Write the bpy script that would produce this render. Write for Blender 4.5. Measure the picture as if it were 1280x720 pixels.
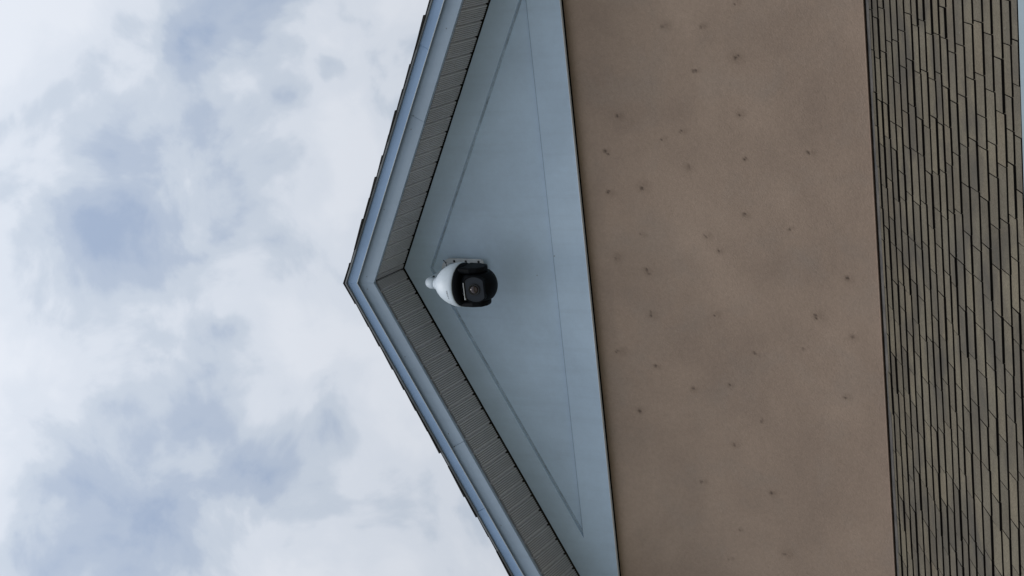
import bpy, bmesh, math, random
from mathutils import Vector, Matrix

random.seed(7)
scene = bpy.context.scene
for o in list(bpy.data.objects):
    bpy.data.objects.remove(o)

# ------------------------------------------------------------------ camera
CAM = Vector((2.5162, -8.8843, 1.60))
R_ = Vector((0.96366427, 0.26511941, 0.03260168))    # true right of the photographer
U_ = Vector((0.10980408, -0.50443542, 0.85643912))   # true up
W_ = Vector((-0.24350408, 0.82173998, 0.51521759))   # forward
FPX = 1982.4
cd = bpy.data.cameras.new('camera')
cam = bpy.data.objects.new('camera', cd)
scene.collection.objects.link(cam)
cd.sensor_fit = 'HORIZONTAL'
cd.sensor_width = 36.0
cd.lens = FPX / 1280 * 36.0
cd.clip_start = 0.1
cd.clip_end = 3000
# the phone was held on its side: the photograph's left is up
M = Matrix((-U_, R_, -W_)).transposed().to_4x4()
M.translation = CAM
cam.matrix_world = M
scene.camera = cam
scene.render.resolution_x = 1024
scene.render.resolution_y = 576

# ------------------------------------------------------------------ sun and sky
SUN_EL, SUN_AZ = math.radians(76), math.radians(205)   # azimuth clockwise from +Y
sd = Vector((math.sin(SUN_AZ) * math.cos(SUN_EL), math.cos(SUN_AZ) * math.cos(SUN_EL), math.sin(SUN_EL)))
ld = bpy.data.lights.new('sun', 'SUN')
ld.energy = 1.5
ld.angle = math.radians(24)
ld.color = (1.0, 0.97, 0.92)
sun = bpy.data.objects.new('sun', ld)
sun.rotation_euler = (-sd).to_track_quat('-Z', 'Y').to_euler()
sun.location = (0, -4, 14)
scene.collection.objects.link(sun)

world = bpy.data.worlds.new('World')
scene.world = world
world.use_nodes = True
nt = world.node_tree
nt.nodes.clear()


def N(nt, t, **kw):
    n = nt.nodes.new(t)
    for k, v in kw.items():
        if k in ('inputs',):
            for i, val in v.items():
                n.inputs[i].default_value = val
        else:
            setattr(n, k, v)
    return n


def ramp(nt, stops, interp='LINEAR'):
    r = nt.nodes.new('ShaderNodeValToRGB')
    r.color_ramp.interpolation = interp
    e = r.color_ramp.elements
    while len(e) > 1:
        e.remove(e[-1])
    for i, (p, c) in enumerate(stops):
        el = e[0] if i == 0 else e.new(p)
        el.position = p
        c = c if not isinstance(c, (int, float)) else (c, c, c)
        el.color = (*c, 1.0)
    return r


def mixc(nt, fac, a, b, blend='MIX'):
    m = nt.nodes.new('ShaderNodeMix')
    m.data_type = 'RGBA'
    m.blend_type = blend
    for sock, val in ((m.inputs[0], fac), (m.inputs[6], a), (m.inputs[7], b)):
        if hasattr(val, 'links'):
            nt.links.new(val, sock)
        elif isinstance(val, (int, float)):
            sock.default_value = val
        else:
            sock.default_value = (*val, 1.0)
    return m.outputs[2]


def mth(nt, op, a, b=None, c=None, clamp=False):
    m = nt.nodes.new('ShaderNodeMath')
    m.operation = op
    m.use_clamp = clamp
    for i, val in enumerate((a, b, c)):
        if val is None:
            continue
        if hasattr(val, 'links'):
            nt.links.new(val, m.inputs[i])
        else:
            m.inputs[i].default_value = val
    return m.outputs[0]


out = N(nt, 'ShaderNodeOutputWorld')
bg = N(nt, 'ShaderNodeBackground', inputs={1: 0.10})
nt.links.new(bg.outputs[0], out.inputs[0])
sky = N(nt, 'ShaderNodeTexSky', sky_type='NISHITA', sun_disc=False, sun_elevation=SUN_EL, sun_rotation=SUN_AZ)
tc = N(nt, 'ShaderNodeTexCoord')
direction = tc.outputs['Generated']


def noise(nt, vec, scale, detail=4, rough=0.5, dist=0.0, off=None):
    if off:
        mp = N(nt, 'ShaderNodeMapping')
        mp.inputs['Location'].default_value = off
        nt.links.new(vec, mp.inputs[0])
        vec = mp.outputs[0]
    n = N(nt, 'ShaderNodeTexNoise')
    n.inputs['Scale'].default_value = scale
    n.inputs['Detail'].default_value = detail
    n.inputs['Roughness'].default_value = rough
    n.inputs['Distortion'].default_value = dist
    nt.links.new(vec, n.inputs['Vector'])
    return n.outputs[0]


big = noise(nt, direction, 6.5, 4.0, 0.45, 0.15, (6.203, 8.971, 1.454))
mid = noise(nt, direction, 15.0, 6.0, 0.53, 0.35, (0.437, 8.88, 4.802))
thick = mth(nt, 'ADD', mth(nt, 'MULTIPLY', big, 0.62), mth(nt, 'MULTIPLY', mid, 0.38))
thick = mth(nt, 'MULTIPLY_ADD', thick, 1.95, -0.415)


warp = N(nt, 'ShaderNodeVectorMath', operation='MULTIPLY_ADD')
nz = N(nt, 'ShaderNodeTexNoise')
nz.inputs['Scale'].default_value = 14
nz.inputs['Detail'].default_value = 4
nt.links.new(direction, nz.inputs['Vector'])
nt.links.new(nz.outputs['Color'], warp.inputs[0])
warp.inputs[1].default_value = (0.09, 0.09, 0.09)
nt.links.new(direction, warp.inputs[2])


def lobe(d, rad, amt):
    """a thinner or thicker stretch of cloud around a compass direction"""
    global thick
    s = N(nt, 'ShaderNodeVectorMath', operation='DISTANCE')
    nt.links.new(warp.outputs[0], s.inputs[0])
    s.inputs[1].default_value = Vector(d).normalized() + Vector((0.045, 0.045, 0.045))
    g = N(nt, 'ShaderNodeMapRange', interpolation_type='SMOOTHSTEP')
    g.inputs[1].default_value = rad
    g.inputs[2].default_value = 0.0
    g.inputs[3].default_value = 0.0
    g.inputs[4].default_value = amt
    nt.links.new(s.outputs['Value'], g.inputs[0])
    thick = mth(nt, 'ADD', thick, g.outputs[0])


lobe((-0.107, 0.729, 0.674), 0.120, -0.12)
lobe((-0.040, 0.737, 0.674), 0.060, -0.05)
lobe((-0.275, 0.623, 0.730), 0.085, -0.03)
lobe((-0.118, 0.806, 0.579), 0.024, -0.14)
lobe((-0.150, 0.785, 0.600), 0.045, -0.06)
lobe((-0.095, 0.785, 0.612), 0.016, -0.10)
lobe((-0.245, 0.715, 0.655), 0.022, -0.10)
lobe((-0.10, 0.765, 0.63), 0.055, 0.10)
lobe((-0.22, 0.70, 0.68), 0.06, 0.07)
cl = ramp(nt, [(0.28, (3.7, 4.55, 6.1)), (0.40, (4.7, 5.45, 6.7)), (0.49, (5.9, 6.55, 7.5)), (0.58, (7.1, 7.6, 8.4)), (0.72, (7.75, 8.15, 8.85))], 'EASE')
nt.links.new(thick, cl.inputs[0])
cloudy = mixc(nt, 0.94, sky.outputs[0], cl.outputs[0])
# an overcast sky is brightest overhead and dimmest at the horizon
sx = N(nt, 'ShaderNodeSeparateXYZ')
nt.links.new(direction, sx.inputs[0])
zen = mth(nt, 'MULTIPLY_ADD', mth(nt, 'MAXIMUM', sx.outputs[2], 0.0), 0.87, 0.43)
zc = N(nt, 'ShaderNodeCombineColor')
for i in range(3):
    nt.links.new(zen, zc.inputs[i])
nt.links.new(mixc(nt, 1.0, cloudy, zc.outputs[0], 'MULTIPLY'), bg.inputs[0])

vs = scene.view_settings
vs.view_transform = 'Standard'
vs.look = 'None'
vs.exposure = 0.0
vs.gamma = 1.0
vs.use_curve_mapping = False

# ------------------------------------------------------------------ helpers
COL = scene.collection


def link(name, me, mat=None, parent=None, kind=None, label=None):
    o = bpy.data.objects.new(name, me)
    COL.objects.link(o)
    if mat is not None and me is not None and not me.materials:
        me.materials.append(mat)
    if parent is not None:
        o.parent = parent
    if kind:
        o['kind'] = kind
    if label:
        o['label'] = label
    return o


def empty(name, loc):
    o = bpy.data.objects.new(name, None)
    o.empty_display_size = 0.2
    COL.objects.link(o)
    o.location = loc
    return o


def mesh(name, verts, faces, smooth=False):
    me = bpy.data.meshes.new(name)
    me.from_pydata([tuple(v) for v in verts], [], faces)
    me.update()
    bm = bmesh.new()
    bm.from_mesh(me)
    bmesh.ops.recalc_face_normals(bm, faces=bm.faces)
    bm.to_mesh(me)
    bm.free()
    if smooth:
        for p in me.polygons:
            p.use_smooth = True
    return me


def bevel(me, w=0.004, seg=2, ang=0.5):
    bm = bmesh.new()
    bm.from_mesh(me)
    es = [e for e in bm.edges if len(e.link_faces) == 2 and e.calc_face_angle(0) > ang]
    bmesh.ops.bevel(bm, geom=es, offset=w, segments=seg, affect='EDGES', profile=0.5, clamp_overlap=True)
    bm.to_mesh(me)
    bm.free()
    return me


def box_mesh(name, x0, x1, y0, y1, z0, z1):
    v = [(x, y, z) for z in (z0, z1) for y in (y0, y1) for x in (x0, x1)]
    f = [(0, 2, 3, 1), (4, 5, 7, 6), (0, 1, 5, 4), (2, 6, 7, 3), (0, 4, 6, 2), (1, 3, 7, 5)]
    return mesh(name, v, f)


def prism_y(name, poly, y0, y1):
    """poly in (x, z), extruded along Y"""
    n = len(poly)
    v = [(x, y0, z) for x, z in poly] + [(x, y1, z) for x, z in poly]
    f = [tuple(range(n)), tuple(range(2 * n - 1, n - 1, -1))]
    f += [(i, (i + 1) % n, n + (i + 1) % n, n + i) for i in range(n)]
    return mesh(name, v, f)


def prism_x(name, poly, x0, x1):
    """poly in (y, z), extruded along X"""
    n = len(poly)
    v = [(x0, y, z) for y, z in poly] + [(x1, y, z) for y, z in poly]
    f = [tuple(range(n)), tuple(range(2 * n - 1, n - 1, -1))]
    f += [(i, (i + 1) % n, n + (i + 1) % n, n + i) for i in range(n)]
    return mesh(name, v, f)


def lathe(name, prof, seg=64, smooth=True):
    v, f = [], []
    for r, z in prof:
        for k in range(seg):
            a = 2 * math.pi * k / seg
            v.append((r * math.cos(a), r * math.sin(a), z))
    for i in range(len(prof) - 1):
        for k in range(seg):
            k2 = (k + 1) % seg
            f.append((i * seg + k, i * seg + k2, (i + 1) * seg + k2, (i + 1) * seg + k))
    if prof[0][0] > 1e-5:
        f.append(tuple(range(seg - 1, -1, -1)))
    if prof[-1][0] > 1e-5:
        f.append(tuple((len(prof) - 1) * seg + k for k in range(seg)))
    me = mesh(name, v, f, smooth)
    return me


def loft(name, rings, smooth=True, cap=True):
    n = len(rings[0])
    v = [p for r in rings for p in r]
    f = []
    for i in range(len(rings) - 1):
        for k in range(n):
            k2 = (k + 1) % n
            f.append((i * n + k, i * n + k2, (i + 1) * n + k2, (i + 1) * n + k))
    if cap:
        f.append(tuple(range(n - 1, -1, -1)))
        f.append(tuple((len(rings) - 1) * n + k for k in range(n)))
    return mesh(name, v, f, smooth)


def tube(name, pts, rad, seg=10):
    rings = []
    pts = [Vector(p) for p in pts]
    for i, p in enumerate(pts):
        t = (pts[min(i + 1, len(pts) - 1)] - pts[max(i - 1, 0)]).normalized()
        a = t.cross(Vector((0.3, 0.2, 0.9))).normalized()
        b = t.cross(a)
        r = rad[i] if isinstance(rad, (list, tuple)) else rad
        rings.append([p + a * r * math.cos(2 * math.pi * k / seg) + b * r * math.sin(2 * math.pi * k / seg) for k in range(seg)])
    return loft(name, rings)


# ------------------------------------------------------------------ materials
def material(name, color, rough=0.6, spec=0.4, var=0.0, vscale=3.0, fine=0.0, fscale=60.0, bump=0.0, bscale=200.0, tint=None, metal=0.0, coat=0.0):
    m = bpy.data.materials.new(name)
    m.use_nodes = True
    nt = m.node_tree
    b = nt.nodes['Principled BSDF']
    b.inputs['Roughness'].default_value = rough
    b.inputs['Specular IOR Level'].default_value = spec
    b.inputs['Metallic'].default_value = metal
    b.inputs['Coat Weight'].default_value = coat
    geo = N(nt, 'ShaderNodeNewGeometry')
    pos = geo.outputs['Position']
    c = None
    if var > 0:
        n1 = noise(nt, pos, vscale, 6, 0.6, 0.3)
        r1 = ramp(nt, [(0.3, tuple(x * (1 - var) for x in color)), (0.7, tuple(min(1, x * (1 + var)) for x in (tint or color)))])
        nt.links.new(n1, r1.inputs[0])
        c = r1.outputs[0]
    if fine > 0:
        n2 = noise(nt, pos, fscale, 3, 0.7)
        r2 = ramp(nt, [(0.25, 1 - fine), (0.75, 1 + fine)])
        nt.links.new(n2, r2.inputs[0])
        c = mixc(nt, 1.0, c if c is not None else color, r2.outputs[0], 'MULTIPLY')
    if c is None:
        b.inputs['Base Color'].default_value = (*color, 1)
    else:
        nt.links.new(c, b.inputs['Base Color'])
    if bump > 0:
        bn = N(nt, 'ShaderNodeBump')
        bn.inputs['Strength'].default_value = bump
        bn.inputs['Distance'].default_value = 0.004
        nt.links.new(noise(nt, pos, bscale, 4, 0.6), bn.inputs['Height'])
        nt.links.new(bn.outputs[0], b.inputs['Normal'])
    return m


def painted(name, color, rough=0.5, spec=0.4, specks=True, dirt=0.16):
    """painted sheet or board: faint unevenness, a little grime, sparse fly specks"""
    m = material(name, color, rough, spec, var=dirt * 0.55, vscale=1.6, fine=0.03, fscale=25, bump=0.05, bscale=35)
    nt = m.node_tree
    b = nt.nodes['Principled BSDF']
    src = b.inputs['Base Color'].links[0].from_socket
    pos = [n for n in nt.nodes if n.type == 'NEW_GEOMETRY'][0].outputs['Position']
    if specks:
        vo = N(nt, 'ShaderNodeTexVoronoi')
        vo.inputs['Scale'].default_value = 7.0
        nt.links.new(pos, vo.inputs['Vector'])
        rr = ramp(nt, [(0.020, 1.0), (0.05, 0.0)])
        nt.links.new(vo.outputs['Distance'], rr.inputs[0])
        gate = mth(nt, 'GREATER_THAN', N_sep(nt, vo.outputs['Color']), 0.80)
        src = mixc(nt, mth(nt, 'MULTIPLY', mth(nt, 'MULTIPLY', rr.outputs[0], gate), 0.55), src, (0.08, 0.07, 0.06))
    # thin water marks
    mp = N(nt, 'ShaderNodeMapping')
    mp.inputs['Scale'].default_value = (14, 14, 0.9)
    nt.links.new(pos, mp.inputs[0])
    st = noise(nt, mp.outputs[0], 1.0, 4, 0.6)
    rs = ramp(nt, [(0.5, 0.0), (0.8, 1.0)])
    nt.links.new(st, rs.inputs[0])
    src = mixc(nt, mth(nt, 'MULTIPLY', rs.outputs[0], dirt), src, tuple(x * 0.5 for x in color))
    nt.links.new(src, b.inputs['Base Color'])
    return m


def N_sep(nt, c):
    s = N(nt, 'ShaderNodeSeparateColor')
    nt.links.new(c, s.inputs[0])
    return s.outputs[0]


M_gable = painted('gable_paint', (0.56, 0.69, 0.83), 0.55, 0.35)
M_fascia = painted('fascia_paint', (0.35, 0.435, 0.535), 0.5, 0.4)
M_rake = painted('rake_metal_paint', (0.30, 0.44, 0.66), 0.38, 0.5, dirt=0.06)
M_soffit = painted('soffit_vinyl', (0.56, 0.56, 0.57), 0.5, 0.4, specks=False, dirt=0.18)
M_vent_shade = material('soffit_vent_shade', (0.34, 0.34, 0.34), 0.8, 0.2)
M_caulk_shade = material('sealant_shade_grey', (0.39, 0.47, 0.55), 0.7, 0.3, var=0.35, vscale=7, fine=0.2, fscale=40)
M_edge = material('white_trim', (0.70, 0.75, 0.80), 0.5, 0.4, fine=0.05)
M_dark = material('dark_felt_gap_shade', (0.022, 0.021, 0.020), 0.9, 0.1)  # felt, and painted shade where it fills open gaps
M_red_brown = material('red_brown_joint', (0.075, 0.048, 0.040), 0.8, 0.2, var=0.5, vscale=14)  # dark red-brown face showing in the wall to roof joint
M_wood = material('roof_deck_wood', (0.10, 0.075, 0.055), 0.8, 0.2, var=0.3, vscale=8)
M_drip = material('drip_edge_metal', (0.20, 0.21, 0.22), 0.5, 0.4, var=0.15, vscale=6)
M_gutter = painted('gutter_paint', (0.55, 0.66, 0.72), 0.4, 0.5, dirt=0.12)
M_flash = material('flashing_metal', (0.095, 0.100, 0.106), 0.65, 0.25, var=0.4, vscale=9, fine=0.15, fscale=70, tint=(0.12, 0.11, 0.10))


def shingle_material(name, color, dark):
    m = material(name, color, 0.92, 0.15, var=0.20, vscale=2.3, fine=0.45, fscale=110, bump=0.9, bscale=300, tint=(color[0] * 0.97, color[1], color[2] * 0.98))
    nt = m.node_tree
    b = nt.nodes['Principled BSDF']
    src = b.inputs['Base Color'].links[0].from_socket
    pos = [n for n in nt.nodes if n.type == 'NEW_GEOMETRY'][0].outputs['Position']
    oi = N(nt, 'ShaderNodeObjectInfo')
    rr = ramp(nt, [(0.0, (0.80, 0.80, 0.81)), (0.45, (1.0, 1.0, 1.0)), (0.8, (1.05, 1.04, 1.01)), (1.0, (1.13, 1.10, 1.06))])
    nt.links.new(oi.outputs['Random'], rr.inputs[0])
    src = mixc(nt, 1.0, src, rr.outputs[0], 'MULTIPLY')
    # dark algae patches with a shape of their own
    n2 = noise(nt, pos, 1.7, 5, 0.6, 0.6, (4.4, 0.7, 2.0))
    r2 = ramp(nt, [(0.46, 0.0), (0.64, 0.65)])
    nt.links.new(n2, r2.inputs[0])
    src = mixc(nt, r2.outputs[0], src, dark)
    # pale lichen specks
    vo = N(nt, 'ShaderNodeTexVoronoi')
    vo.inputs['Scale'].default_value = 16.0
    nt.links.new(pos, vo.inputs['Vector'])
    r3 = ramp(nt, [(0.05, 1.0), (0.11, 0.0)])
    nt.links.new(vo.outputs['Distance'], r3.inputs[0])
    gate = mth(nt, 'GREATER_THAN', N_sep(nt, vo.outputs['Color']), 0.86)
    src = mixc(nt, mth(nt, 'MULTIPLY', mth(nt, 'MULTIPLY', r3.outputs[0], gate), 0.5), src, (0.30, 0.29, 0.25))
    nt.links.new(src, b.inputs['Base Color'])
    return m


M_shingle = shingle_material('weathered_shingle', (0.158, 0.136, 0.104), (0.072, 0.067, 0.062))
M_asphalt = material('asphalt_edge', (0.012, 0.011, 0.011), 0.95, 0.05)
M_shingle_up = material('dark_shingle_edge', (0.035, 0.033, 0.032), 0.95, 0.1, var=0.3, vscale=12, fine=0.4, fscale=180, bump=0.5)


def stucco_material():
    m = bpy.data.materials.new('brown_stucco')
    m.use_nodes = True
    nt = m.node_tree
    b = nt.nodes['Principled BSDF']
    b.inputs['Roughness'].default_value = 0.85
    b.inputs['Specular IOR Level'].default_value = 0.2
    pos = N(nt, 'ShaderNodeNewGeometry').outputs['Position']
    n1 = noise(nt, pos, 1.5, 5, 0.55, 0.4)
    r1 = ramp(nt, [(0.28, (0.362, 0.266, 0.208)), (0.5, (0.422, 0.310, 0.240)), (0.72, (0.482, 0.356, 0.276))])
    nt.links.new(n1, r1.inputs[0])
    src = r1.outputs[0]
    # greyer, washed patches
    n2 = noise(nt, pos, 2.6, 5, 0.6, 0.3, (7, 3, 1))
    r2 = ramp(nt, [(0.5, 0.0), (0.8, 0.4)])
    nt.links.new(n2, r2.inputs[0])
    src = mixc(nt, r2.outputs[0], src, (0.355, 0.298, 0.256))
    n3 = noise(nt, pos, 45, 4, 0.7)
    r3 = ramp(nt, [(0.3, 0.93), (0.7, 1.06)])
    nt.links.new(n3, r3.inputs[0])
    src = mixc(nt, 1.0, src, r3.outputs[0], 'MULTIPLY')
    at = N(nt, 'ShaderNodeAttribute', attribute_name='stain')
    sp = N(nt, 'ShaderNodeSeparateColor')
    nt.links.new(at.outputs['Color'], sp.inputs[0])
    src = mixc(nt, mth(nt, 'MULTIPLY', sp.outputs[0], 0.48), src, (0.17, 0.118, 0.085))
    src = mixc(nt, mth(nt, 'MULTIPLY', sp.outputs[1], 0.78), src, (0.045, 0.032, 0.025))
    nt.links.new(src, b.inputs['Base Color'])
    bn = N(nt, 'ShaderNodeBump')
    bn.inputs['Strength'].default_value = 0.5
    bn.inputs['Distance'].default_value = 0.005
    hb = mth(nt, 'ADD', noise(nt, pos, 110, 4, 0.6), mth(nt, 'MULTIPLY', noise(nt, pos, 9, 3, 0.5), 1.2))
    nt.links.new(hb, bn.inputs['Height'])
    nt.links.new(bn.outputs[0], b.inputs['Normal'])
    return m


M_stucco = stucco_material()

# ------------------------------------------------------------------ ground
M_ground = material('dry_lawn', (0.13, 0.13, 0.085), 0.95, 0.1, var=0.4, vscale=0.6, fine=0.4, fscale=14, bump=0.4, bscale=40, tint=(0.10, 0.12, 0.06))
M_drive = material('concrete', (0.30, 0.29, 0.275), 0.85, 0.2, var=0.18, vscale=0.9, fine=0.15, fscale=30, bump=0.2, bscale=60)
g = link('ground', mesh('ground', [(-700, -700, 0), (700, -700, 0), (700, 700, 0), (-700, 700, 0)], [(0, 1, 2, 3)]), M_ground, kind='structure')
g = link('driveway', box_mesh('driveway', -7.5, 9.5, -24, -2.2, -0.05, 0.02), M_drive, kind='structure')

# ------------------------------------------------------------------ house
house = empty('house', (0, 0, 0))
house['label'] = 'two storey house with pale gable over brown stucco wall and grey shingled skirt roof'
house['category'] = 'house'

PITCH = math.radians(27.80)
m_ = math.tan(PITCH)
O = 0.4025          # rake overhang
ZS = 8.0515         # soffit at the ridge
ZG = 6.574          # lower edge of the gable cladding
HALF = 3.18         # roof half width


def rake_z(z, x):
    return z - m_ * abs(x)


# -- gable cladding: raised border with a slightly recessed triangular field
ZT = ZS - 0.006
HW = (ZT - ZG) / m_
ha, hb_ = 7.828, 6.818
hw = (ha - hb_) / m_
ou = [(-HW, ZG), (HW, ZG), (0, ZT)]
inn = [(-hw, hb_), (hw, hb_), (0, ha)]
v, f = [], []
for y in (0.0, 0.024):
    v += [(x, y, z) for x, z in ou] + [(x, y, z) for x, z in inn]
for i in range(3):
    j = (i + 1) % 3
    f += [(i, j, 3 + j, 3 + i), (6 + j, 6 + i, 9 + i, 9 + j), (i, 6 + i, 6 + j, j), (3 + i, 3 + j, 9 + j, 9 + i)]
link('gable_border', bevel(mesh('gable_border', v, f), 0.0015, 1), M_gable, house)
link('gable_panel', prism_y('gable_panel', [(-hw - 0.1 / m_, hb_ - 0.05), (hw + 0.1 / m_, hb_ - 0.05), (0, ha + 0.05)], 0.0245, 0.029), M_gable, house)
link('seam_line', box_mesh('seam_line', -hw + 0.02, hw - 0.02, 0.0215, 0.0243, hb_ + 0.0005, hb_ + 0.0165), M_fascia, house)
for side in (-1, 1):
    # sealant strips along the raking joints, greyed to paint in the recess shade
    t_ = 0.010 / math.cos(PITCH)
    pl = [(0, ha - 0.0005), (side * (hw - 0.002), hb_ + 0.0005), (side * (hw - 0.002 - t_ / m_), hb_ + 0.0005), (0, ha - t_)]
    link('seam_line', prism_y('seam_line', pl, 0.019, 0.0243), M_caulk_shade, house)
link('drip_cap', bevel(box_mesh('drip_cap', -HW - 0.002, HW + 0.002, -0.006, 0.010, ZG - 0.006, ZG - 0.0005), 0.001, 1), M_edge, house)
link('gable_sheathing', prism_y('gable_sheathing', [(-2.7, 6.62), (2.7, 6.62), (0, 8.09)], 0.0295, 0.045), M_dark, house)

# -- upper wall, as a fine sheet carrying its nail marks
ZW0 = 4.619
SPOTS = [(1.59, 5.90), (1.57, 5.64), (1.70, 5.41), (1.37, 5.43), (1.31, 5.70), (1.04, 6.27), (1.02, 5.43), (0.94, 5.83), (0.88, 5.97), (0.81, 6.38), (0.75, 5.42), (0.71, 5.80), (0.79, 5.01), (0.57, 6.14), (0.54, 6.39), (0.25, 5.72), (0.31, 5.16), (0.40, 5.45), (0.09, 6.38), (0.27, 6.18), (0.03, 6.16), (0.01, 4.81), (-0.26, 5.71), (-0.28, 6.16), (-0.23, 5.03), (-0.54, 6.43), (-0.50, 5.45), (-0.36, 4.80), (-0.63, 6.16), (-0.46, 5.13), (-0.77, 5.90), (-0.73, 5.64), (-0.96, 6.31), (-0.76, 4.87), (-0.96, 5.44), (-1.14, 5.64), (-1.42, 5.90), (-1.45, 5.41), (-1.74, 5.65), (-1.87, 5.35), (-1.96, 5.75), (0.16, 5.64),
         (2.10, 5.66), (2.05, 6.17), (2.36, 5.42), (2.2, 4.9), (-2.3, 6.15), (-2.25, 5.42), (-2.5, 5.66), (-2.4, 4.95)]
STRONG = {0, 1, 3, 4, 5, 9, 13, 14, 18, 20, 21, 24, 25, 28, 32, 37, 39, 23}
WX0, WX1, STEP = -2.75, 2.75, 0.011
nx = round((WX1 - WX0) / STEP)
ZW1 = ZG + 0.004
nz_ = int((ZW1 - ZW0) / STEP)
stain = {}
rs = random.Random(3)
for si, (sx, sz) in enumerate(SPOTS):
    sx += rs.uniform(-.004, .004)
    halo = rs.uniform(0.022, 0.060) * (1.15 if si in STRONG else 0.75)
    core = rs.uniform(0.0045, 0.0105) * (1.0 if si in STRONG else 0.72)
    dots = [(sx, sz, core)]
    if rs.random() < 0.6:
        dots.append((sx + rs.uniform(-.03, .03), sz + rs.uniform(-.02, .02), core * 0.7))
    ox, oz = rs.uniform(-.012, .012), rs.uniform(-.03, .004)
    for i in range(int((sx - 0.1 - WX0) / STEP), int((sx + 0.1 - WX0) / STEP)):
        for j in range(int((sz - 0.1 - ZW0) / STEP), int((sz + 0.1 - ZW0) / STEP)):
            if 0 <= i <= nx and 0 <= j <= nz_:
                x, z = WX0 + i * STEP, ZW0 + j * STEP
                d = math.hypot(x - sx - ox, (z - sz - oz) * 0.8)
                h = max(0, 1 - d / halo) ** 1.3 * rs.uniform(0.5, 1.0)
                c = 0
                for dx, dz, dr in dots:
                    c = max(c, min(1, max(0, 1.5 - math.hypot(x - dx, z - dz) / dr)))
                a = stain.get((i, j), (0, 0))
                stain[(i, j)] = (max(a[0], h), max(a[1], c))
verts, faces, cols = [], [], []
for j in range(nz_ + 1):
    for i in range(nx + 1):
        s = stain.get((i, j), (0, 0))
        x, z = WX0 + i * STEP, ZW0 + j * STEP
        wav = 0.0025 * math.sin(2.1 * x + 0.7) * math.sin(1.7 * z + 1.0)
        verts.append((x, 0.05 + 0.004 * s[1] + wav, z))
        cols.append(s)
for j in range(nz_):
    for i in range(nx):
        a = j * (nx + 1) + i
        faces.append((a, a + 1, a + nx + 2, a + nx + 1))
me = bpy.data.meshes.new('wall')
me.from_pydata(verts, [], faces)
me.update()
att = me.color_attributes.new('stain', 'FLOAT_COLOR', 'POINT')
flat = []
for s in cols:
    flat += [s[0], s[1], 0.0, 1.0]
att.data.foreach_set('color', flat)
for p in me.polygons:
    p.use_smooth = True
link('wall', me, M_stucco, house, label='brown stucco upper wall dotted with dark nail marks')
link('wall_core', prism_y('wall_core', [(-2.75, ZW0), (2.75, ZW0), (2.75, 6.45), (0, 7.9), (-2.75, 6.45)], 0.062, 9.0), M_stucco, house)
for s in (-1, 1):
    link('wall_return', box_mesh('wall_return', min(s * 2.752, s * 2.78), max(s * 2.752, s * 2.78), 0.045, 9.0, ZW0, 6.44), M_stucco, house)
link('gable_gap_shade', box_mesh('gable_gap_shade', -2.74, 2.74, 0.056, 0.0615, ZW1 - 0.004, 6.62), M_dark, house)  # near-black box painted in as the shadow line below the cladding
link('weep_screed', bevel(box_mesh('weep_screed', -2.74, 2.74, 0.0470, 0.060, ZW0 - 0.003, ZW0 + 0.003), 0.001, 1), M_stucco, house)
link('lower_wall_sheathing', box_mesh('lower_wall_sheathing', -2.75, 2.75, 0.075, 0.3, 2.6, ZW0 - 0.001), M_red_brown, house)

# -- upper roof: deck, soffit boards, fascias, shingle courses
roof = link('upper_roof', prism_y('upper_roof', [(-HALF, rake_z(8.112, HALF)), (0, 8.112), (HALF, rake_z(8.112, HALF)), (HALF, rake_z(8.235, HALF)), (0, 8.235), (-HALF, rake_z(8.235, HALF))], -O + 0.03, 9.3), M_wood, house)

# soffit boards with fine ribs, each one a strip from the wall to the fascia
soffit = link('soffit', prism_y('soffit', [(-HALF + .03, rake_z(8.10, HALF - .03)), (0, 8.10), (HALF - .03, rake_z(8.10, HALF - .03)), (HALF - .03, rake_z(8.11, HALF - .03)), (0, 8.11), (-HALF + .03, rake_z(8.11, HALF - .03))], -O + 0.03, 0.028), M_dark, house)
BW = 0.1175
NR = 6
prof = [(0.0, 0.016), (0.008, 0.016), (0.015, 0.0)]
x0r, x1r = 0.024, BW - 0.006
pw = (x1r - x0r) / NR
prof.append((x0r - 0.003, 0.0))
for k in range(NR):
    a = x0r + k * pw
    prof += [(a, 0.006), (a + pw * 0.36, 0.006), (a + pw * 0.44, 0.0), (a + pw * 0.92, 0.0)]
prof += [(BW - 0.004, 0.0), (BW, 0.016)]
ya, yb = -O + 0.068, -0.013
v, f = [], []
n = len(prof)
v = [(s, ya, h) for s, h in prof] + [(s, yb, h) for s, h in prof] + [(0, ya, 0.020), (BW, ya, 0.020), (0, yb, 0.020), (BW, yb, 0.020)]
for i in range(n - 1):
    f.append((i, i + 1, n + i + 1, n + i))
f.append(tuple([2 * n] + list(range(n)) + [2 * n + 1]))
f.append(tuple([2 * n + 3] + list(range(2 * n - 1, n - 1, -1)) + [2 * n + 2]))
board = mesh('soffit_board', v, f)
board.materials.append(M_soffit)
board.materials.append(M_vent_shade)
for p in board.polygons:
    if len(p.vertices) == 4 and all(abs(board.vertices[i].co.z - 0.006) < 1e-5 for i in p.vertices):
        p.material_index = 1  # groove floors coloured darker as the shade inside the vent slots
nb = int((HALF - 0.05) / math.cos(PITCH) / BW)
rb = random.Random(11)
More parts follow.
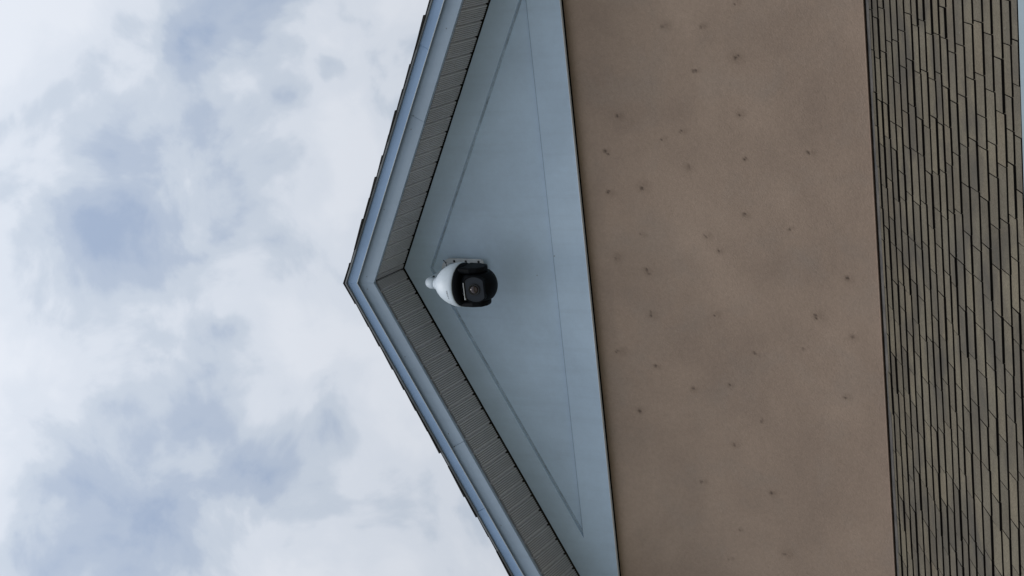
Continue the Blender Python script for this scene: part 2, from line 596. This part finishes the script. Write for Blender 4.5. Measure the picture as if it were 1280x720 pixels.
for side in (-1, 1):
    first = 0.036 if side > 0 else 0.076
    for k in range(nb):
        s0 = 0.0 if k == 0 else first + (k - 1) * BW
        o = link('soffit_board', board, None, soffit)
        # frame: local X runs down the slope, local Z is up
        ex = Vector((side * math.cos(PITCH), 0, -math.sin(PITCH)))
        ey = Vector((0, 1, 0))
        ez = Vector((side * math.sin(PITCH), 0, math.cos(PITCH)))
        mm = Matrix((ex, ey * 1.0, ez)).transposed().to_4x4()
        mm.translation = Vector((0, 0, ZS)) + ex * s0 + ez * rb.uniform(-0.0008, 0.0008)
        if k == 0:
            mm = mm @ Matrix.Diagonal((first / BW, 1, 1, 1))
        o.matrix_world = mm


def rake_board(name, parts, zb, zt, y0, y1, mat, xlist, lap):
    """boards following the rake on both sides; joints square to the rake"""
    for side in (-1, 1):
        for i in range(len(xlist) - 1):
            xa, xb = xlist[i], xlist[i + 1]
            hgt = zt - zb
            sh = hgt * math.sin(PITCH) * math.cos(PITCH)   # a square cut leans
            ta = 0 if i == 0 else sh
            tb = sh
            gap = 0.0009
            yy = y0 - (lap if i % 2 else 0.0)
            poly = [(xa + (gap if i else 0), rake_z(zb, xa)), (xb - gap, rake_z(zb, xb)),
                    (xb + tb - gap, rake_z(zt, xb + tb)), (xa + ta + (gap if i else 0), rake_z(zt, xa + ta))]
            if i == 0:
                poly[0] = (0.0, zb)
                poly[3] = (0.0, zt)
            poly = [(side * x, z) for x, z in poly]
            link(name, bevel(prism_y(name, poly, yy, y1), 0.0015, 1), mat, roof)


rake_board('fascia_board', roof, 8.027, 8.20, -O, -O + 0.02, M_fascia, [0, 1.105, HALF + 0.02], 0.002)
rake_board('rake_trim', roof, 8.155, 8.2385, -O - 0.020, -O - 0.0165, M_rake, [0, 1.575, HALF + 0.03], 0.002)
# lower lip of the rake trim, whitened as an edge highlight; drip edge above
for side in (-1, 1):
    pl = [(0, 8.1525), (side * (HALF + .03), rake_z(8.1525, HALF + .03)), (side * (HALF + .03), rake_z(8.1570, HALF + .03)), (0, 8.1570)]
    link('trim_lip_highlight', bevel(prism_y('trim_lip_highlight', pl, -O - 0.0235, -O - 0.016), 0.001, 1), M_edge, roof)
    pl = [(0, 8.2385), (side * (HALF + .04), rake_z(8.2385, HALF + .04)), (side * (HALF + .04), rake_z(8.250, HALF + .04)), (0, 8.250)]
    link('drip_edge', prism_y('drip_edge', pl, -O - 0.034, -O + 0.05), M_drip, roof)
for side in (-1, 1):
    link('eave_fascia', box_mesh('eave_fascia', min(side * (HALF + .001), side * (HALF + .021)), max(side * (HALF + .001), side * (HALF + .021)), -O + 0.021, 9.3, rake_z(8.03, HALF), rake_z(8.232, HALF)), M_fascia, roof)

# nail heads on the fascia
nail = lathe('nail_head', [(0.0, 0.0025), (0.003, 0.002), (0.0038, 0.0)], 10)
nail.materials.append(M_drip)
rn = random.Random(5)
for side in (-1, 1):
    for x in (0.045, 0.52, 1.06, 1.15, 1.7, 2.2, 2.7):
        o = link('nail_head', nail, None, roof)
        o.location = (side * x - 0.0, -O - (0.002 if x > 1.11 else 0.0), rake_z(8.105 + rn.uniform(-.03, .03), x))
        o.rotation_euler = (math.pi / 2, 0, 0)

EXU = 0.168
nc = int((HALF + 0.06) / math.cos(PITCH) / EXU) + 1
for side in (-1, 1):
    for k in range(nc):
        r_ = random.Random(k * 7 + side)
        s0 = k * EXU + (0.0 if k else 0.0)
        s1 = (k + 1) * EXU + r_.uniform(-.012, .012)
        ex = Vector((side * math.cos(PITCH), 0, -math.sin(PITCH)))
        ez = Vector((side * math.sin(PITCH), 0, math.cos(PITCH)))
        b0 = Vector((0, 0, 8.2515))
        jy = r_.uniform(-0.006, 0.006)
        t1 = r_.uniform(0.007, 0.013)
        sec = [(max(0, s0 - 0.06), 0.0), (max(0, s0 - .06), 0.003), (s1, t1 + 0.002), (s1 + 0.002, t1 * 0.5), (s1, 0.0)]
        pts = []
        for y in (-O - 0.038 + jy, 9.32):
            pts += [b0 + ex * s + ez * h + Vector((0, y, 0)) for s, h in sec]
        q = len(sec)
        ff = [tuple(range(q)), tuple(range(2 * q - 1, q - 1, -1))] + [(i, (i + 1) % q, q + (i + 1) % q, q + i) for i in range(q)]
        link('shingle_course', mesh('shingle_course', pts, ff), M_shingle_up, roof)
cp = [(-0.13, rake_z(8.2575, .13)), (0, 8.2585), (0.13, rake_z(8.2575, .13)), (0.13, rake_z(8.2630, .13)), (0.0, 8.2650), (-0.13, rake_z(8.2630, .13))]
link('ridge_cap', prism_y('ridge_cap', cp, -O - 0.036, 9.33), M_shingle_up, roof)

# ------------------------------------------------------------------ lower skirt roof
A = math.radians(33.82)
JY, JZ = 0.05, 4.595
dn = Vector((0, -math.cos(A), -math.sin(A)))     # down the slope
nn = Vector((0, -math.sin(A), math.cos(A)))      # out of the roof
LX = 3.1


def rp(x, s, h=0.0):
    return Vector((x, JY, JZ)) + dn * s + nn * h


SE = 2.34
poly = [(p.y, p.z) for p in (rp(0, -0.02, -0.001), rp(0, SE - 0.01, -0.001), rp(0, SE - 0.01, -0.02))] + [(rp(0, SE - 0.01).y, 3.0), (0.074, 3.0)]
skirt = link('skirt_roof', prism_x('skirt_roof', poly, -LX, LX), M_dark, house, label='weathered grey brown shingled skirt roof')

BUTTS = [0.122, 0.239, 0.360, 0.480, 0.607, 0.730, 0.861, 0.977, 1.092, 1.216, 1.323, 1.428, 1.549, 1.676, 1.808, 1.941, 2.068, 2.192, 2.295, SE + 0.052]
tabs = []
rt = random.Random(21)
TW = 0.243
for ci, s1 in enumerate(BUTTS):
    s0 = (BUTTS[ci - 1] if ci else 0.0)
    x = -LX + rt.uniform(0, 0.2)
    off = (ci % 2) * 0.5 * TW + rt.uniform(-0.05, 0.05)
    x = -LX - TW + off
    while x < LX:
        w = TW * rt.choice((1, 1, 1, 1.06, 0.94, 0.8, 1.2, 0.62))
        a, b = max(x, -LX), min(x + w, LX)
        if b - a > 0.03:
            tabs.append((ci, a, b, s0, s1 + rt.uniform(-0.006, 0.006), rt.choice((0, 0, 0.001, 0.002, 0.004)), rt.uniform(-0.006, 0.006)))
        x += w


def pix(p):
    d = p - CAM
    z = d.dot(W_)
    return 640 - FPX * d.dot(U_) / z, 360 - FPX * d.dot(R_) / z


def tab_geo(t):
    ci, a, b, s0, s1, lift, sk = t
    g = 0.0026
    a, b = a + g, b - g
    su = s0 - 0.03
    up = -0.002
    v = []
    for x, e in ((a, sk), (b, -sk)):
        v += [rp(x, su, up - 0.003), rp(x, su, up + 0.0035), rp(x, s1 + e * 0.3, 0.0125 + lift), rp(x, s1 + e * 0.3, 0.0012)]
    f = [(0, 1, 2, 3), (7, 6, 5, 4), (0, 4, 5, 1), (1, 5, 6, 2), (2, 6, 7, 3), (3, 7, 4, 0)]
    return v, f


def two_tone(me):
    # granules on the face, bare asphalt on the cut edges
    me.materials.append(M_shingle)
    me.materials.append(M_asphalt)
    for p in me.polygons:
        p.material_index = 0 if p.normal.dot(nn) > 0.8 else 1


vis, rest = [], []
for t in tabs:
    x0, y0 = pix(rp(t[1], t[4]))
    x1, y1 = pix(rp(t[2], t[4]))
    xs0, _ = pix(rp(t[1], t[3]))
    lo, hi = max(0, min(y0, y1)), min(720, max(y0, y1))
    area = max(0, hi - lo) * abs(min(x0, 1276) - min(xs0, 1276))
    (vis if area > 0 else rest).append((area, t))
vis.sort(key=lambda q: -q[0])
rest += vis[300:]
vis = vis[:300]
for area, t in vis:
    v, f = tab_geo(t)
    c = sum(v, Vector()) / 8
    me = mesh('shingle', [p - c for p in v], f)
    two_tone(me)
    o = link('shingle', me, None, skirt)
    o.location = c
v, f = [], []
for area, t in rest:
    a, b = tab_geo(t)
    f += [tuple(i + len(v) for i in q) for q in b]
    v += a
me = mesh('shingle_field', v, f)
two_tone(me)
link('shingle_field', me, None, skirt, kind='stuff')

# flashing where the roof meets the wall
fl = []
for p in (rp(0, -0.03, 0.003), rp(0, 0.068, 0.0105), rp(0, 0.068, 0.0075), rp(0, -0.03, 0.001)):
    fl.append((p.y, p.z))
rf = random.Random(2)
x = -LX
while x < LX:
    x2 = min(LX, x + rf.uniform(0.9, 1.6))
    link('flashing', prism_x('flashing', fl, x + 0.0005, x2 - 0.0005), M_flash, skirt)
    x = x2

# gutter along the eave
ge = rp(0, SE)
GY, GZ = -2.0, 3.256
gp = [(-1.895, 3.235), (-1.895, 3.135), (-1.965, 3.135), (-1.975, 3.165), (-1.995, 3.195), (-2.0, 3.225), (GY, GZ), (GY + 0.012, GZ), (GY + 0.012, GZ - 0.006), (GY + 0.004, GZ - 0.008), (-1.991, 3.226), (-1.988, 3.20), (-1.967, 3.17), (-1.958, 3.139), (-1.899, 3.139), (-1.899, 3.235)]
link('gutter', prism_x('gutter', gp, -LX, LX), M_gutter, house, label='pale painted metal eave gutter')
link('eave_board', box_mesh('eave_board', -LX, LX, -1.893, -1.875, 3.04, 3.262), M_fascia, house)
link('lower_wall', box_mesh('lower_wall', -LX + 0.1, LX - 0.1, -1.55, 9.0, 0.0, 3.04), M_stucco, house)
link('eave_soffit', box_mesh('eave_soffit', -LX, LX, -1.874, 0.06, 3.041, 3.06), M_soffit, house)

# ------------------------------------------------------------------ security camera
M_white = material('camera_white_plastic', (0.68, 0.76, 0.84), 0.5, 0.4, var=0.05, vscale=9, fine=0.03, fscale=60)
M_bracket = material('bracket_grey_paint', (0.60, 0.62, 0.64), 0.5, 0.4, var=0.12, vscale=20)
M_black = material('camera_black_plastic', (0.004, 0.005, 0.007), 0.55, 0.10)
M_satin = material('camera_dark_glass', (0.026, 0.032, 0.045), 0.28, 0.45)
M_lens = material('lens_glass', (0.05, 0.032, 0.032), 0.15, 0.7)
M_lensring = material('lens_ring', (0.012, 0.012, 0.014), 0.3, 0.5)
M_steel = material('steel', (0.6, 0.6, 0.6), 0.3, 0.5, metal=0.9)
M_print = material('grey_print', (0.10, 0.11, 0.13), 0.5, 0.3)

AX, AY, ZR = -0.016, -0.30, 7.372
camr = empty('security_camera', (AX, 0.0, 7.545))
camr['label'] = 'white and black dome security camera on wall bracket under the gable peak'
camr['category'] = 'camera'
AXIS = Vector((0, AY, ZR - 7.545))


def cpart(name, me, mat, off=(0, 0, 0), parent=None):
    o = link(name, me, mat, parent or camr)
    o.location = off
    return o


def rrect(hx, hz, r, n=6):
    pts = []
    for cx, cz, a0 in ((hx - r, hz - r, 0), (-hx + r, hz - r, 90), (-hx + r, -hz + r, 180), (hx - r, -hz + r, 270)):
        for k in range(n + 1):
            a = math.radians(a0 + 90 * k / n)
            pts.append((cx + r * math.cos(a), cz + r * math.sin(a)))
    return pts


plate_outline = []
for cx_, cz_, r_p, a0 in ((0.020, 0.092, 0.080, 0), (-0.020, 0.092, 0.080, 90), (-0.078, -0.150, 0.022, 180), (0.078, -0.150, 0.022, 270)):
    for k in range(9):
        t_ = math.radians(a0 + 90 * k / 8)
        plate_outline.append((cx_ + r_p * math.cos(t_), cz_ + r_p * math.sin(t_)))
plate = cpart('wall_plate', bevel(prism_y('wall_plate', plate_outline, -0.016, -0.0005), 0.003, 2), M_bracket)
sc = lathe('screw', [(0.0, 0.006), (0.006, 0.005), (0.0095, 0.0)], 16)
for sx in (-1, 1):
    for sz in (-0.140, -0.035, 0.060):
        o = cpart('screw', sc, M_lensring if sz < 0 else M_steel, (sx * 0.082, -0.017, sz), plate)
        o.rotation_euler = (math.pi / 2, 0, 0)
rings = []
for y, hx, hz, zc, r in ((-0.0165, 0.070, 0.138, -0.010, 0.05), (-0.05, 0.067, 0.126, 0.002, 0.05), (-0.09, 0.058, 0.096, 0.035, 0.05), (-0.14, 0.045, 0.062, 0.07, 0.042), (-0.19, 0.038, 0.042, 0.092, 0.036), (-0.24, 0.036, 0.037, 0.098, 0.0345)):
    rings.append([(x, y, z + zc) for x, z in rrect(hx, hz, r)])
nring = len(rings[0])
# elbow over the housing, turning down
for a in (20, 40, 60, 75, 90):
    t = math.radians(a)
    cy, cz = -0.262, 0.060
    py, pz = cy - 0.038 * math.sin(t), cz + 0.038 * math.cos(t)
    rr = []
    for x, z in rrect(0.037, 0.037, 0.0355):
        rr.append((x, py - z * math.sin(t) * 1.0, pz + z * math.cos(t)))
    rings.append(rr)
rings.append([(x, AY - z, 0.03) for x, z in rrect(0.037, 0.037, 0.0355)])
arm = cpart('bracket_arm', loft('bracket_arm', rings), M_white)
cpart('safety_cable', tube('safety_cable', [(0.07, -0.02, 0.125), (0.098, -0.06, 0.12), (0.112, -0.11, 0.08), (0.10, -0.16, 0.03), (0.075, -0.2, 0.0), (0.05, -0.23, 0.005)], 0.0028), M_lensring)
o = cpart('set_screw', sc, M_steel, (0.037, -0.262, 0.075))
o.rotation_euler = (0, math.pi / 2, 0)

hp = [(0.0, 0.215), (0.036, 0.213), (0.042, 0.206), (0.046, 0.190), (0.060, 0.178), (0.082, 0.160), (0.103, 0.136), (0.121, 0.108), (0.135, 0.078), (0.145, 0.046), (0.1505, 0.016), (0.152, -0.006), (0.150, -0.012), (0.140, -0.012)]
housing = cpart('housing', lathe('housing', hp, 96), M_white, AXIS)
# small maker's print, unreadable at this distance: a row of letter-high strokes on the curve
rp_ = random.Random(9)
v, f = [], []
for k in range(9):
    ang = math.radians(-90 - 18 + k * 2.75 - 8)
    wdt = math.radians(rp_.uniform(1.0, 1.9))
    zc = 0.030
    hh = rp_.choice((0.0042, 0.0055, 0.0065))
    for part in range(2 if k % 3 else 1):
        z0 = zc - hh + part * hh * 1.15
        z1 = z0 + (hh * 0.8 if k % 3 else hh * 2)
        a0 = ang if not part else ang + wdt * 0.2
        i0 = len(v)
        for z in (z0, z1):
            rad = 0.1505 - (z - 0.016) * (0.0055 / 0.03) + 0.0006
            for aa in (a0, a0 + wdt * (0.75 if part else 1)):
                v.append((rad * math.cos(aa), rad * math.sin(aa), z))
        f.append((i0, i0 + 1, i0 + 3, i0 + 2))
me = mesh('print', v, f)
cpart('print', me, M_print, (0, 0, 0), housing)

cpart('trim_ring', lathe('trim_ring', [(0.10, -0.0125), (0.1475, -0.0125), (0.149, -0.022), (0.143, -0.040), (0.128, -0.048), (0.06, -0.044), (0.0, -0.044)], 96), M_black, AXIS)
# yoke: two cheeks either side of the ball
for s in (-1, 1):
    outl = [(-0.085, -0.03), (0.085, -0.03), (0.082, -0.12), (0.062, -0.18), (0.02, -0.205), (-0.03, -0.205), (-0.07, -0.18), (-0.086, -0.12)]
    me = prism_x('yoke_arm', outl, min(s * 0.094, s * 0.134), max(s * 0.094, s * 0.134))
    cpart('yoke_arm', bevel(me, 0.014, 3), M_black, AXIS)
# ball module: rounded drum, looking a little downward
tilt = math.radians(14)
bm = bmesh.new()
bmesh.ops.create_uvsphere(bm, u_segments=64, v_segments=40, radius=0.128)
for vv in bm.verts:
    x, y, z = vv.co
    if abs(x) > 0.092:
        vv.co.x = math.copysign(0.092 + (abs(x) - 0.092) * 0.04, x)
    if y < -0.098:
        vv.co.y = -0.098 + (y + 0.098) * 0.03
me = bpy.data.meshes.new('ball_module')
bm.to_mesh(me)
bm.free()
for p in me.polygons:
    p.use_smooth = True
BALL = AXIS + Vector((0, 0, -0.132))
ball = cpart('ball_module', me, M_black, BALL)
ball.rotation_euler = (tilt, 0, 0)


def stadium(r, cut, n=48):
    return [(r * math.cos(2 * math.pi * k / n), max(-cut, min(cut, r * math.sin(2 * math.pi * k / n)))) for k in range(n)]


# hood round the window
o1, i1 = stadium(0.0935, 0.072), stadium(0.086, 0.0640)
rings = [[(x, -0.085, z) for x, z in o1], [(x, -0.121, z) for x, z in o1], [(x, -0.121, z) for x, z in i1], [(x, -0.108, z) for x, z in i1]]
hood = cpart('window_hood', loft('window_hood', rings, smooth=False, cap=False), M_black, (0, 0, -0.008), ball)
win = cpart('front_window', prism_y('front_window', stadium(0.0855, 0.0635), -0.116, -0.1), M_satin, (0, 0, -0.008), ball)
lr = lathe('lens_ring', [(0.0, 0.0), (0.040, 0.0), (0.040, 0.006), (0.036, 0.008), (0.031, 0.004), (0.0, 0.003)], 40)
o = cpart('lens_ring', lr, M_lensring, (0, -0.1165, -0.006), ball)
o.rotation_euler = (math.pi / 2, 0, 0)
o = cpart('lens', lathe('lens', [(0.027, 0.004), (0.024, 0.0085), (0.016, 0.0125), (0.008, 0.0145), (0.0, 0.015)], 32), M_lens, (0, -0.1165, -0.006), ball)
o.rotation_euler = (math.pi / 2, 0, 0)
# wiper blade lying along the top of the window
cpart('wiper', bevel(box_mesh('wiper', -0.055, 0.05, -0.128, -0.121, 0.0685, 0.0735), 0.001, 1), M_bracket, (0, 0, -0.008), ball)
cpart('wiper_pivot', lathe('wiper_pivot', [(0.0, 0.006), (0.006, 0.005), (0.007, -0.004), (0.0, -0.004)], 16), M_bracket, (-0.06, -0.124, 0.06), ball)
